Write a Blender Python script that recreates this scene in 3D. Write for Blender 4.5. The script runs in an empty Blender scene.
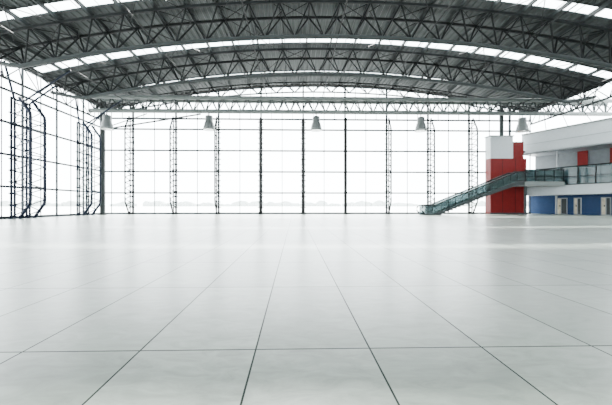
import bpy, math, random
from mathutils import Vector
random.seed(4)
S=bpy.context.scene

# ---------------- materials ----------------
def mat(name,col,rough=0.5,metal=0.0,noise=0.0,nscale=3.0,spec=0.5):
    m=bpy.data.materials.new(name); m.use_nodes=True
    nt=m.node_tree; b=nt.nodes['Principled BSDF']
    b.inputs['Roughness'].default_value=rough; b.inputs['Metallic'].default_value=metal
    b.inputs['Specular IOR Level'].default_value=spec
    tc=nt.nodes.new('ShaderNodeTexCoord'); n=nt.nodes.new('ShaderNodeTexNoise')
    n.inputs['Scale'].default_value=nscale; n.inputs['Detail'].default_value=4
    nt.links.new(tc.outputs['Object'],n.inputs['Vector'])
    r=nt.nodes.new('ShaderNodeValToRGB')
    a=max(noise,0.02)
    r.color_ramp.elements[0].position=0.3; r.color_ramp.elements[1].position=0.7
    r.color_ramp.elements[0].color=[c*(1-a) for c in col]+[1]
    r.color_ramp.elements[1].color=[min(1,c*(1+a)) for c in col]+[1]
    nt.links.new(n.outputs['Fac'],r.inputs['Fac']); nt.links.new(r.outputs['Color'],b.inputs['Base Color'])
    return m
def glassmat(name,tint,gloss=0.08,diff=0.0,dcol=(0.8,0.9,0.9)):
    m=bpy.data.materials.new(name); m.use_nodes=True
    nt=m.node_tree; nt.nodes.clear()
    o=nt.nodes.new('ShaderNodeOutputMaterial'); t=nt.nodes.new('ShaderNodeBsdfTransparent')
    g=nt.nodes.new('ShaderNodeBsdfGlossy'); x=nt.nodes.new('ShaderNodeMixShader')
    t.inputs[0].default_value=(*tint,1); g.inputs['Roughness'].default_value=0.03
    x.inputs[0].default_value=gloss
    nt.links.new(t.outputs[0],x.inputs[1]); nt.links.new(g.outputs[0],x.inputs[2])
    if diff>0:
        d=nt.nodes.new('ShaderNodeBsdfDiffuse'); d.inputs[0].default_value=(*dcol,1)
        y=nt.nodes.new('ShaderNodeMixShader'); y.inputs[0].default_value=diff
        nt.links.new(x.outputs[0],y.inputs[1]); nt.links.new(d.outputs[0],y.inputs[2])
        nt.links.new(y.outputs[0],o.inputs[0])
    else: nt.links.new(x.outputs[0],o.inputs[0])
    return m
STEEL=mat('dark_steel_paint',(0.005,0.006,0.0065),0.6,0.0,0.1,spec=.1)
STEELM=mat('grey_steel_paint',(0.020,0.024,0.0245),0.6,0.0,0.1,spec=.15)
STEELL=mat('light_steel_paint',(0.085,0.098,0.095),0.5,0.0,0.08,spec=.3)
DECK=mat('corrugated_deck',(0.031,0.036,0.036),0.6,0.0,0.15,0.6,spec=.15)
BLUEST=mat('blue_grey_steel',(0.005,0.008,0.016),0.55,0.0,0.1,spec=.1)
MULL=mat('mullion_aluminium',(0.016,0.021,0.024),0.5,0.0,0.05,spec=.1)
GLASS=glassmat('clear_glass',(0.97,0.985,0.985),.04)
SKYG=glassmat('skylight_glass',(0.9,0.93,0.93),0.05)
TEAL=glassmat('grey_green_stair_glass',(0.50,0.57,0.58),0.04,0.3,(0.055,0.078,0.08))
GTEAL=glassmat('grey_green_gallery_glass',(0.30,0.42,0.44),0.03,0.35,(0.04,0.075,0.08))
WHITE=mat('white_panel',(0.26,0.285,0.297),0.5,0,0.04)
GREYP=mat('grey_panel',(0.11,0.125,0.135),0.5,0,0.05)
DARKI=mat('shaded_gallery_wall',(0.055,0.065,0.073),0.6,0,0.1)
RED=mat('red_panel',(0.085,0.004,0.004),0.5,0,0.08,spec=.12)
BLUE=mat('blue_panel',(0.006,0.020,0.055),0.5,0,0.1,spec=.12)
POST=mat('poster_paper',(0.28,0.25,0.18),0.6,0,0.3,2.5)
LAMP=mat('lamp_aluminium',(0.10,0.11,0.11),0.45,0.2,0.05)
LAMPG=mat('lamp_glass_cover',(0.5,0.52,0.5),0.2,0,0.03)
RUB=mat('black_rubber',(0.005,0.005,0.006),0.6,spec=.1)
TARM=mat('apron_concrete',(0.6,0.61,0.60),0.9,0,0.05,0.05)
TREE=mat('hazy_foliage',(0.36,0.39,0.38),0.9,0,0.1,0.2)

def floormat():
    m=bpy.data.materials.new('stone_tile_floor'); m.use_nodes=True
    nt=m.node_tree; N=nt.nodes; L=nt.links; b=N['Principled BSDF']
    tc=N.new('ShaderNodeTexCoord'); mp=N.new('ShaderNodeMapping')
    mp.inputs['Location'].default_value=(0.325+95,-0.6+190,0)
    L.new(tc.outputs['Object'],mp.inputs['Vector'])
    br=N.new('ShaderNodeTexBrick'); br.offset=0; br.squash=1
    br.inputs['Scale'].default_value=1; br.inputs['Brick Width'].default_value=0.95
    br.inputs['Row Height'].default_value=1.9; br.inputs['Mortar Size'].default_value=0.0075
    br.inputs['Mortar Smooth'].default_value=0.1; br.inputs['Bias'].default_value=0
    br.inputs['Color1'].default_value=(0.102,0.122,0.104,1); br.inputs['Color2'].default_value=(0.150,0.172,0.151,1)
    br.inputs['Mortar'].default_value=(0.011,0.014,0.013,1)
    L.new(mp.outputs[0],br.inputs['Vector'])
    sp0=N.new('ShaderNodeSeparateColor'); L.new(br.outputs['Color'],sp0.inputs[0])
    sc=N.new('ShaderNodeMath'); sc.operation='MULTIPLY'; sc.inputs[1].default_value=900; L.new(sp0.outputs[0],sc.inputs[0])
    ad=N.new('ShaderNodeCombineXYZ'); L.new(sc.outputs[0],ad.inputs[2])
    va=N.new('ShaderNodeVectorMath'); va.operation='ADD'; L.new(tc.outputs['Object'],va.inputs[0]); L.new(ad.outputs[0],va.inputs[1])
    m2=N.new('ShaderNodeMapping'); m2.inputs['Rotation'].default_value=(0,0,0.6); m2.inputs['Scale'].default_value=(1.8,4.6,1)
    L.new(va.outputs[0],m2.inputs['Vector'])
    n=N.new('ShaderNodeTexNoise'); n.inputs['Scale'].default_value=1.6; n.inputs['Detail'].default_value=11; n.inputs['Roughness'].default_value=.68; n.inputs['Distortion'].default_value=1.0
    L.new(m2.outputs[0],n.inputs['Vector'])
    r=N.new('ShaderNodeValToRGB'); r.color_ramp.elements[0].position=0.32; r.color_ramp.elements[1].position=0.66
    r.color_ramp.elements[0].color=(0.66,0.66,0.65,1); r.color_ramp.elements[1].color=(1.2,1.2,1.19,1)
    L.new(n.outputs['Fac'],r.inputs['Fac'])
    mx=N.new('ShaderNodeMix'); mx.data_type='RGBA'; mx.blend_type='MULTIPLY'; mx.inputs[0].default_value=1
    L.new(br.outputs['Color'],mx.inputs[6]); L.new(r.outputs['Color'],mx.inputs[7])
    L.new(mx.outputs[2],b.inputs['Base Color'])
    rr=N.new('ShaderNodeMapRange'); rr.inputs['To Min'].default_value=0.27; rr.inputs['To Max'].default_value=0.33
    L.new(n.outputs['Fac'],rr.inputs['Value']); L.new(rr.outputs[0],b.inputs['Roughness'])
    sp=N.new('ShaderNodeMapRange'); sp.inputs['To Min'].default_value=0.42; sp.inputs['To Max'].default_value=0.02
    L.new(br.outputs['Fac'],sp.inputs['Value']); L.new(sp.outputs[0],b.inputs['Specular IOR Level'])
    bp=N.new('ShaderNodeBump'); bp.inputs['Strength'].default_value=0.3; bp.inputs['Distance'].default_value=0.003; bp.invert=True
    L.new(br.outputs['Fac'],bp.inputs['Height']); L.new(bp.outputs[0],b.inputs['Normal'])
    return m
FLOOR=floormat()

# ---------------- mesh builder ----------------
class B:
    def __init__(s): s.v=[];s.f=[];s.mi=[];s.mats=[]
    def m(s,mt):
        if mt not in s.mats: s.mats.append(mt)
        return s.mats.index(mt)
    def poly(s,pts,mt):
        k=len(s.v); s.v+=[tuple(p) for p in pts]; s.f.append(tuple(range(k,k+len(pts)))); s.mi.append(s.m(mt))
    def hexa(s,bot,top,mt):
        k=len(s.v); s.v+=[tuple(p) for p in bot]+[tuple(p) for p in top]; i=s.m(mt)
        for q in ((3,2,1,0),(4,5,6,7),(0,1,5,4),(1,2,6,5),(2,3,7,6),(3,0,4,7)):
            s.f.append(tuple(k+a for a in q)); s.mi.append(i)
    def box(s,x0,x1,y0,y1,z0,z1,mt):
        s.hexa([(x0,y0,z0),(x1,y0,z0),(x1,y1,z0),(x0,y1,z0)],[(x0,y0,z1),(x1,y0,z1),(x1,y1,z1),(x0,y1,z1)],mt)
    def path(s,pts,r,mt,n=6,cap=True):
        pts=[Vector(p) for p in pts]; k=len(s.v); i=s.m(mt); N=len(pts)
        for a,p in enumerate(pts):
            t=(pts[min(a+1,N-1)]-pts[max(a-1,0)]).normalized()
            u=t.cross(Vector((0,0,1)))
            if u.length<1e-3: u=Vector((1,0,0))
            u.normalize(); w=t.cross(u)
            for j in range(n):
                an=2*math.pi*j/n
                s.v.append(tuple(p+u*(r*math.cos(an))+w*(r*math.sin(an))))
        for a in range(N-1):
            for j in range(n):
                s.f.append((k+a*n+j,k+a*n+(j+1)%n,k+(a+1)*n+(j+1)%n,k+(a+1)*n+j)); s.mi.append(i)
        if cap:
            s.f.append(tuple(k+j for j in range(n))[::-1]); s.mi.append(i)
            s.f.append(tuple(k+(N-1)*n+j for j in range(n))); s.mi.append(i)
    def t(s,a,b,r,mt,n=6): s.path([a,b],r,mt,n)
    def lathe(s,c,prof,mt,n=20):
        k=len(s.v); i=s.m(mt)
        for (r,z) in prof:
            for j in range(n):
                an=2*math.pi*j/n; s.v.append((c[0]+r*math.cos(an),c[1]+r*math.sin(an),c[2]+z))
        for a in range(len(prof)-1):
            for j in range(n):
                s.f.append((k+a*n+j,k+a*n+(j+1)%n,k+(a+1)*n+(j+1)%n,k+(a+1)*n+j)); s.mi.append(i)
    def make(s,name,smooth=False):
        me=bpy.data.meshes.new(name); me.from_pydata(s.v,[],s.f)
        for mt in s.mats: me.materials.append(mt)
        me.polygons.foreach_set('material_index',s.mi); me.update()
        if smooth: me.polygons.foreach_set('use_smooth',[True]*len(s.f))
        o=bpy.data.objects.new(name,me); S.collection.objects.link(o); return o

XL,XR,YB,YF=-25.0,32.0,40.0,-16.0
XC=3.5
def zr(x): return 17.3-0.0042*(x-XC)**2

# ---------------- floor & outside ----------------
b=B(); b.box(XL-0.2,42,YF-0.2,YB+0.6,-0.3,0,FLOOR); b.make('floor')
b=B(); b.box(-500,500,-300,900,-0.6,-0.32,TARM); b.make('airport_apron')
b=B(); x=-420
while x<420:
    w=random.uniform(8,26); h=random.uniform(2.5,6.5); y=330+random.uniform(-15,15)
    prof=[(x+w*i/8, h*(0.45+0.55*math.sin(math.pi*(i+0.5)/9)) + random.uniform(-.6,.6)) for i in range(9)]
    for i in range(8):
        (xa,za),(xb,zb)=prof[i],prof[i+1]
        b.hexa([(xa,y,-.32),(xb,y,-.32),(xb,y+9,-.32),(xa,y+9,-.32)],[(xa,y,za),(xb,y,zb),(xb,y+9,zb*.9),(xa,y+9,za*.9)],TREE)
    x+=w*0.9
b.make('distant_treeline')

# ---------------- roof deck ----------------
skyl=[(36.0,36.4),(28.6,29.8),(21.6,22.6),(14.2,15.3),(7.2,8.3)]
xs=[];x=XL; P=0.5;k=0
while x<XR-1e-6:
    xs+= [(x,0),(x+0.18,0),(x+0.25,0.09),(x+0.43,0.09)]; x+=P
xs.append((XR,0))
b=B()
yb=YB+0.6
segs=[]
for (a,c) in skyl: segs.append((c,yb)); yb=a
segs.append((YF-0.5,yb))
for (a,c) in segs:
    for i in range(len(xs)-1):
        (x0,d0),(x1,d1)=xs[i],xs[i+1]
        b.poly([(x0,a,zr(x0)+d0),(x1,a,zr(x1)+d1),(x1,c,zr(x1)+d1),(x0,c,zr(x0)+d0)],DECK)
n=24
for i in range(n+1):
    x=XL+0.15+(XR-XL-0.3)*i/n
    b.box(x-.07,x+.07,YF,YB,zr(x)-.32,zr(x)-.04,STEELM)
b.make('ceiling')
for (a,c) in skyl:
    b=B(); M=38
    for i in range(M):
        x0=XL+(XR-XL)*i/M; x1=XL+(XR-XL)*(i+1)/M
        b.poly([(x0,a,zr(x0)+.1),(x1,a,zr(x1)+.1),(x1,c,zr(x1)+.1),(x0,c,zr(x0)+.1)],SKYG)
        b.t((x0,a,zr(x0)+.08),(x0,c,zr(x0)+.08),.035,MULL,4)
    for yy in (a,c): b.path([(XL+(XR-XL)*i/M,yy,zr(XL+(XR-XL)*i/M)+.05) for i in range(M+1)],.07,STEELM,5)
    b.make('skylight')

# ---------------- arch trusses ----------------
def arch(y,depth,w,rb,rt,np_=24,mt=STEEL):
    b=B()
    X=[XL+0.3+(XR-XL-0.6)*i/np_ for i in range(np_+1)]
    def top(x,s): return (x,y+s*w,zr(x)-.45)
    def bot(x):
        e=min(1,(min(x-XL,XR-x))/5.0+0.35); return (x,y,zr(x)-.45-depth*e)
    fine=[XL+0.3+(XR-XL-0.6)*i/72 for i in range(73)]
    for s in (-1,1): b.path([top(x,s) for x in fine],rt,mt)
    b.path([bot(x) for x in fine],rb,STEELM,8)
    for i in range(np_):
        xm=(X[i]+X[i+1])/2
        for s in (-1,1):
            b.t(top(X[i],s),bot(xm),.065,mt,5); b.t(bot(xm),top(X[i+1],s),.065,mt,5)
            if i%2==0: b.t(top(X[i],s),top(X[i+1],-s),.035,mt,4)
        b.t(top(X[i],-1),top(X[i],1),.045,mt,4)
    b.t(top(X[-1],-1),top(X[-1],1),.045,mt,4)
    return b.make('roof_truss')
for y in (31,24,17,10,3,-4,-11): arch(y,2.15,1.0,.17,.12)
arch(38.6,1.1,.45,.10,.08)

b=B()
for x in (-19,-11,-3.5,3.5,10.5,18,26):
    z=zr(x)-2.6 if abs(x-XC)<24 else zr(x)-2.2
    b.t((x,YF,z),(x,38.4,z+.3),.05,STEEL,5)
for k,(ya,yb_) in enumerate(((24,31),(17,24),(31,38.6))):
    for x in (-22,-13,-6,6,15,24):
        b.t((x,ya,zr(x)-.5),(x+5,yb_,zr(x+5)-.5),.035,STEEL,4)
        b.t((x+5,ya,zr(x+5)-.5),(x,yb_,zr(x)-.5),.035,STEEL,4)
b.make('roof_bracing_rods')

def edge_girder(x,inx):
    b=B(); z1=zr(x)-.25; z0=z1-1.7
    b.t((x,YF,z1),(x,YB-.5,z1),.14,STEELM,8); b.t((x,YF,z0),(x,YB-.5,z0),.12,STEELM,8); b.t((x+inx,YF,z1-.3),(x+inx,YB-.5,z1-.3),.12,STEEL,8)
    y=YF; st=1.75; k=0
    while y<YB-.6:
        y2=min(YB-.5,y+st)
        b.t((x,y,z1 if k%2 else z0),(x,y2,z0 if k%2 else z1),.05,STEEL,5)
        b.t((x+inx,y,z1-.3),(x,y2,z0),.05,STEEL,5); b.t((x,y,z1),(x+inx,y2,z1-.3),.05,STEEL,5)
        y=y2;k+=1
    b.make('edge_girder')
edge_girder(XL+.35,1.1); edge_girder(XR-.35,-1.1)

# transverse girder
b=B(); gy=36.6; x0,x1=XL+.3,39.5
for yy in (gy-.55,gy+.55): b.t((x0,yy,14.0),(x1,yy,14.0),.24,STEELL,10)
b.t((x0,gy,12.55),(x1,gy,12.55),.25,STEELL,10)
N=44
for i in range(N):
    a=x0+(x1-x0)*i/N; c=x0+(x1-x0)*(i+1)/N; m_=(a+c)/2
    for yy in (gy-.55,gy+.55):
        b.t((a,yy,14.0),(m_,gy,12.55),.08,STEELM,5); b.t((m_,gy,12.55),(c,yy,14.0),.08,STEELM,5)
    b.t((a,gy-.55,14.0),(a,gy+.55,14.0),.05,STEELM,5)
b.make('transverse_girder')

# ---------------- back glazing ----------------
mx=[6.7+5.6*k for k in range(-5,4)]
b=B(); M=40; xw0,xw1=XL,32.0
for i in range(M):
    a=xw0+(xw1-xw0)*i/M; c=xw0+(xw1-xw0)*(i+1)/M
    b.poly([(a,YB,0),(c,YB,0),(c,YB,zr(c)),(a,YB,zr(a))],GLASS)
for z in (2.8,5.6,8.4,11.2,12.6): b.box(xw0,xw1,YB-.09,YB+.09,z-.10,z+.10,MULL)
b.box(xw0,xw1,YB-.12,YB+.12,0,.22,MULL)
x=6.7-1.4*22
while x<xw1:
    main=abs(((x-6.7)/5.6)-round((x-6.7)/5.6))<.01
    half=abs(((x-6.7)/2.8)-round((x-6.7)/2.8))<.01
    if x>xw0:
        if main: b.box(x-.11,x+.11,YB-.1,YB+.1,0,zr(x)-.1,MULL)
        elif half: b.box(x-.04,x+.04,YB-.04,YB+.04,0,zr(x)-.1,MULL)
        else: b.box(x-.025,x+.025,YB-.05,YB+.05,12.6,zr(x)-.1,MULL)
    x+=1.4
b.path([(xw0+(xw1-xw0)*i/60,YB,zr(xw0+(xw1-xw0)*i/60)-.2) for i in range(61)],.16,STEELM,6)
b.make('window_1')

def mast(px,py,dx,dy,h,dep=1.3,r=.07,mt=STEEL,rung=.7):
    b=B()
    o=Vector((px,py,0)); d=Vector((dx,dy,0)); s=Vector((-dy,dx,0))*.16
    for q in (-1,1):
        b.t(o+s*q,o+s*q+Vector((0,0,h)),r*1.1,mt)
    def inner(z):
        t=z/h; k=min(1,min(t,1-t)*5+.35); return o+d*dep*k+Vector((0,0,z))
    zs=[h*i/24 for i in range(25)]
    b.path([inner(z) for z in zs],r*1.5,mt)
    n=int(h/rung)
    for i in range(n):
        z=rung*i+.2
        b.t(o+s*((i%2)*2-1)+Vector((0,0,z)),inner(min(z+rung*.5,h)),.05,mt,4)
        b.t(inner(min(z+rung*.5,h)),o+s*((i%2)*2-1)+Vector((0,0,min(z+rung,h))),.05,mt,4)
        b.t(o-s*2.4+Vector((0,0,z)),o+s*2.4+Vector((0,0,z)),.06,mt,4)
    b.box(px-.2,px+.2,py-.2,py+.2,0,.1,mt)
    b.make('lattice_mast')
for x in mx:
    if abs(x-6.7)<.1:
        b=B(); b.t((x,YB-.4,0),(x,YB-.4,12.7),.22,STEEL,12); b.lathe((x,YB-.4,0),[(0,.12),(.4,.12),(.4,0)],STEEL,12)
        for k in range(5): b.t((x,YB-.4,2.8*k+.3),(x,YB-.15,2.8*k+.3),.05,STEEL)
        b.make('steel_column')
    else: mast(x,YB-.4,0,-1,12.6,1.5 if abs(x)>8 else 1.0)

# ---------------- left glazing ----------------
b=B()
b.poly([(XL,YF,0),(XL,YB,0),(XL,YB,zr(XL)),(XL,YF,zr(XL))],GLASS)
for z in (2.8,5.6,8.4,11.2): b.box(XL-.08,XL+.08,YF,YB,z-.09,z+.09,MULL)
b.box(XL-.12,XL+.12,YF,YB,0,.22,MULL)
y=YB;k=0
while y>YF:
    w=.07 if k%2==0 else .03
    b.box(XL-w,XL+w,y-w,y+w,0,zr(XL)-.1,MULL); y-=1.98; k+=1
b.make('window_2')
y=35.4
while y>YF:
    for dy in (-.75,.75): mast(XL+.4,y+dy,1,0,10.6,1.5,.085,BLUEST,1.0)
    b=B()
    for z in (2.8,5.6,8.4): 
        b.t((XL+1.8,y-.75,z),(XL+1.8,y+.75,z),.05,BLUEST); b.t((XL+.4,y-.75,z),(XL+.4,y+.75,z+2.6),.035,BLUEST,4); b.t((XL+.4,y+.75,z),(XL+.4,y-.75,z+2.6),.035,BLUEST,4)
    b.t((XL+.5,y-.75,10.5),(XL+1.4,y-2.6,12.9),.09,BLUEST); b.t((XL+.5,y+.75,10.5),(XL+1.4,y+2.6,12.9),.09,BLUEST)
    b.t((XL+.5,y,10.4),(XL+4.8,y,zr(XL+4.8)-1.6),.08,BLUEST)
    b.t((XL+.4,y-.9,10.5),(XL+.4,y+.9,10.5),.09,BLUEST)
    b.make('mast_bracing'); y-=7.9

b=B(); b.t((-23.6,37.3,0),(-23.6,37.3,14),.26,STEELM,14); b.lathe((-23.6,37.3,0),[(0,.15),(.5,.15),(.5,0)],STEELM,14)
b.make('steel_column')
b=B(); b.t((-23.3,37.2,10.45),(-11.5,36.9,12.3),.10,STEEL,8); b.t((-23.3,37.2,10.6),(-18,36.9,12.3),.07,STEEL,8); b.make('raking_strut')
b=B(); b.t((27.2,38.9,10.3),(27.2,38.9,14),.24,STEELM,14); b.make('steel_column')

# ---------------- unseen front wall behind viewer, made glass to let in light ----------------
b=B()
for i in range(M):
    a=xw0+(xw1-xw0)*i/M; c=xw0+(xw1-xw0)*(i+1)/M
    b.poly([(a,YF,0),(c,YF,0),(c,YF,zr(c)),(a,YF,zr(a))],GLASS)
for z in (2.8,5.6,8.4,11.2): b.box(xw0,xw1,YF-.08,YF+.08,z-.05,z+.05,MULL)
for x in mx: b.box(x-.1,x+.1,YF-.15,YF+.15,0,zr(x)-.1,MULL)
b.make('unseen_front_glazing')

# ---------------- right gallery building ----------------
P0=Vector((31.0,40.3,0)); P1=Vector((36.5,29.0,0)); P2=Vector((36.5,YF,0))
def nrm(a,c):
    d=(c-a).normalized(); n=Vector((d.y,-d.x,0)); 
    if n.x>0: n=-n
    return n
na=nrm(P0,P1); nb=nrm(P1,P2); nm=(na+nb).normalized(); nm=nm/nm.dot(na)
def along(b,o0,o1,z0,z1,mt,s0=0,s1=1,seg=0):
    A,C=(P0,P1) if seg==0 else (P1,P2)
    def pt(s,o):
        p=A.lerp(C,s)
        if seg==0: n=nm if s>=1 else na
        else: n=nm if s<=0 else nb
        return p+n*o
    q=[pt(s0,o0),pt(s1,o0),pt(s1,o1),pt(s0,o1)]
    b.hexa([(p.x,p.y,z0) for p in q],[(p.x,p.y,z1) for p in q],mt)
b=B()
for sg in (0,1):
    along(b,-4.3,-4.0,0,10.8,WHITE,seg=sg)
    along(b,-1.8,-1.6,0,2.5,BLUE,seg=sg)
    along(b,-4.0,.75,2.45,3.6,WHITE,seg=sg); along(b,-4.0,.68,3.6,4.0,GREYP,seg=sg)
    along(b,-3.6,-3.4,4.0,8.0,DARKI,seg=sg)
    along(b,-3.4,-3.3,4.0,5.9,BLUE,seg=sg)
    along(b,-4.0,0,8.0,8.2,GREYP,seg=sg)
    along(b,-.3,0,8.0,10.7,WHITE,seg=sg)
    along(b,-4.3,.1,10.7,10.85,STEELL,seg=sg)
    along(b,-.02,.03,9.3,9.34,GREYP,seg=sg)
b.make('wall_right')
b=B()
for sg,cnt in ((0,8),(1,30)):
    along(b,.70,.73,3.6,5.7,GTEAL,seg=sg); along(b,.63,.81,5.7,5.82,STEEL,seg=sg)
    along(b,.66,.78,4.55,4.62,STEELM,seg=sg); along(b,.66,.80,3.6,3.7,STEELM,seg=sg)
    for i in range(cnt+1):
        s=min(max(i/cnt,.006),.994)
        along(b,.63,.81,3.6,5.75,STEEL,s-.003,s+.003,sg)
b.make('gallery_balustrade')
for s in (.3,.8):
    b=B(); p=P0.lerp(P1,s)-na*.6; 
    b.t((p.x,p.y,4.0),(p.x,p.y,8.0),.12,GREYP,12); p=P0.lerp(P1,s)-na*.3; b.t((p.x,p.y,0),(p.x,p.y,2.45),.12,GREYP,12)
    b.make('gallery_column')
b=B()
for (s0,s1) in ((.38,.46),(.62,.78)): along(b,-3.3,-3.2,5.6,8.0,RED,s0,s1)
b.make('red_wall_panel')
b=B(); along(b,-1.6,-1.4,0,2.45,RED,.76,.86); b.make('red_wall_panel')
def door(name,s0,s1,h):
    b=B(); along(b,-1.6,-1.52,0,h,GREYP,s0,s1); m_=(s0+s1)/2
    along(b,-1.52,-1.49,.1,h-.1,POST,s0+.008,m_-.004); along(b,-1.52,-1.49,.1,h-.1,STEELM,m_+.004,s1-.008)
    along(b,-1.49,-1.45,1.0,1.2,STEEL,m_-.012,m_-.006)
    b.make(name)
door('door_1',.25,.35,2.1); door('door_2',.40,.46,2.1); door('door_3',.60,.67,2.1)

b=B(); b.box(25.6,30.4,38.7,39.8,0,7.3,RED); b.box(25.6,28.6,38.7,39.8,7.3,10.2,WHITE); b.box(28.6,30.4,39.2,39.8,7.3,9.6,RED)
b.box(25.5,30.5,38.6,38.7,0,.2,STEELM); b.box(25.5,28.7,38.6,39.8,10.2,10.32,STEELL)
for x in (27.2,28.9): b.box(x-.015,x+.015,38.68,38.7,.2,7.3,RUB)
b.make('wall_corner_block')

b=B(); ys=[YF,-8,0,8,16,24,29,32,34,36,38,40]
def fx(y): return 36.5 if y<=29 else 31.0+(40.3-y)*(5.5/11.3)
for i in range(len(ys)-1):
    a,c=ys[i],ys[i+1]
    b.poly([(XR,a,zr(XR)),(XR,c,zr(XR)),(fx(c)+.3,c,10.85),(fx(a)+.3,a,10.85)],GLASS)
for k in range(29):
    y=YB-2*k; b.t((XR,y,zr(XR)),(fx(y)+.3,y,10.9),.05,MULL,4)
b.t((XR,YF,zr(XR)),(XR,YB,zr(XR)),.12,STEELM)
b.make('window_4')

# ---------------- escalator ----------------
b=B(); ya,yc=35.3,36.8; xa,xb,zt=15.4,27.4,4.0
def sl(x):
    if x<16.6: return 0.0
    return min(zt,(x-16.6)/(26.6-16.6)*zt)
pts=[xa,16.6,26.6,xb]
for yy in (ya,yc):
    for i in range(3):
        x0,x1=pts[i],pts[i+1]; z0,z1=sl(x0),sl(x1)
        b.hexa([(x0,yy-.06,max(0,z0-.4)),(x1,yy-.06,max(0.0,z1-.4)),(x1,yy+.06,max(0.0,z1-.4)),(x0,yy+.06,max(0,z0-.4))],
               [(x0,yy-.06,z0+.1),(x1,yy-.06,z1+.1),(x1,yy+.06,z1+.1),(x0,yy+.06,z0+.1)],STEELM)
        b.hexa([(x0,yy-.015,z0+.1),(x1,yy-.015,z1+.1),(x1,yy+.015,z1+.1),(x0,yy+.015,z0+.1)],
               [(x0,yy-.015,z0+1.15),(x1,yy-.015,z1+1.15),(x1,yy+.015,z1+1.15),(x0,yy+.015,z0+1.15)],TEAL)
    for i in range(13):
        x=16.6+10*i/12; b.t((x,yy-.03,sl(x)+.1),(x,yy-.03,sl(x)+1.15),.03,STEEL,5)
    b.path([(xa,yy,.25),(xa-.3,yy,.5),(xa-.3,yy,.9),(xa,yy,1.18),(16.6,yy,1.18),(26.6,yy,zt+1.18),(xb,yy,zt+1.18)],.08,RUB,8)
ns=22
for i in range(ns):
    x0=16.6+10*i/ns; x1=16.6+10*(i+1)/ns; z1=zt*(i+1)/ns
    b.box(x0,x1,ya+.08,yc-.08,max(0.01,z1-.35),z1,STEELM)
b.box(xa,16.6,ya+.08,yc-.08,0,.03,STEEL); b.box(26.6,xb,ya+.08,yc-.08,zt-.4,zt,STEEL)
b.make('escalator')
b=B(); xe=32.2; b.box(xb,xe,35.1,37.1,3.5,4.0,STEELL)
for yy in (35.14,37.0):
    b.box(xb,xe,yy,yy+.03,4.0,5.35,TEAL); b.box(xb,xe,yy-.04,yy+.07,5.35,5.45,STEEL); b.box(xb,xe,yy-.02,yy+.05,4.6,4.66,STEEL)
for i in range(5):
    x=xb+.1+i*1.15; b.box(x-.04,x+.04,35.1,35.2,4.0,5.4,STEEL)
b.t((28.2,36.1,0),(28.2,36.1,3.5),.15,STEELM,12)
b.make('escalator_landing')

# ---------------- lamps ----------------
for x in (-22.6,-10.4,2.6,15.5,28.2):
    b=B(); c=(x,gy,10.3)
    b.lathe(c,[(0,2.0),(.06,2.0),(.06,1.72),(.38,1.7),(.44,1.6),(.46,1.0),(.52,.9),(.60,.6),(.68,.25),(.72,0),(.62,0),(.5,.35),(.3,.8),(0,.85)],LAMP,24)
    b.lathe(c,[(0,-.06),(.3,-.04),(.62,.02)],LAMPG,24)
    b.make('high_bay_lamp',True)

# ---------------- light ----------------
w=bpy.data.worlds.new('World'); S.world=w; w.use_nodes=True
bg=w.node_tree.nodes['Background']; bg.inputs[0].default_value=(0.92,0.982,1.0,1); bg.inputs[1].default_value=18.0
sd=bpy.data.lights.new('sun','SUN'); sd.energy=40; sd.angle=math.radians(1.5); sd.color=(1,.98,.94)
so=bpy.data.objects.new('sun',sd); S.collection.objects.link(so); so.rotation_euler=(math.radians(-38),0,math.radians(3)); so.location=(0,60,60)

# ---------------- camera ----------------
cd=bpy.data.cameras.new('camera'); cam=bpy.data.objects.new('camera',cd); S.collection.objects.link(cam)
cd.sensor_width=36; cd.lens=300/612*36; cd.clip_end=2000; cd.clip_start=.05
cd.shift_x=.007; cd.shift_y=.0041
cam.location=(0,0,1.2); cam.rotation_euler=(math.radians(90),0,math.radians(-1.3))
S.camera=cam
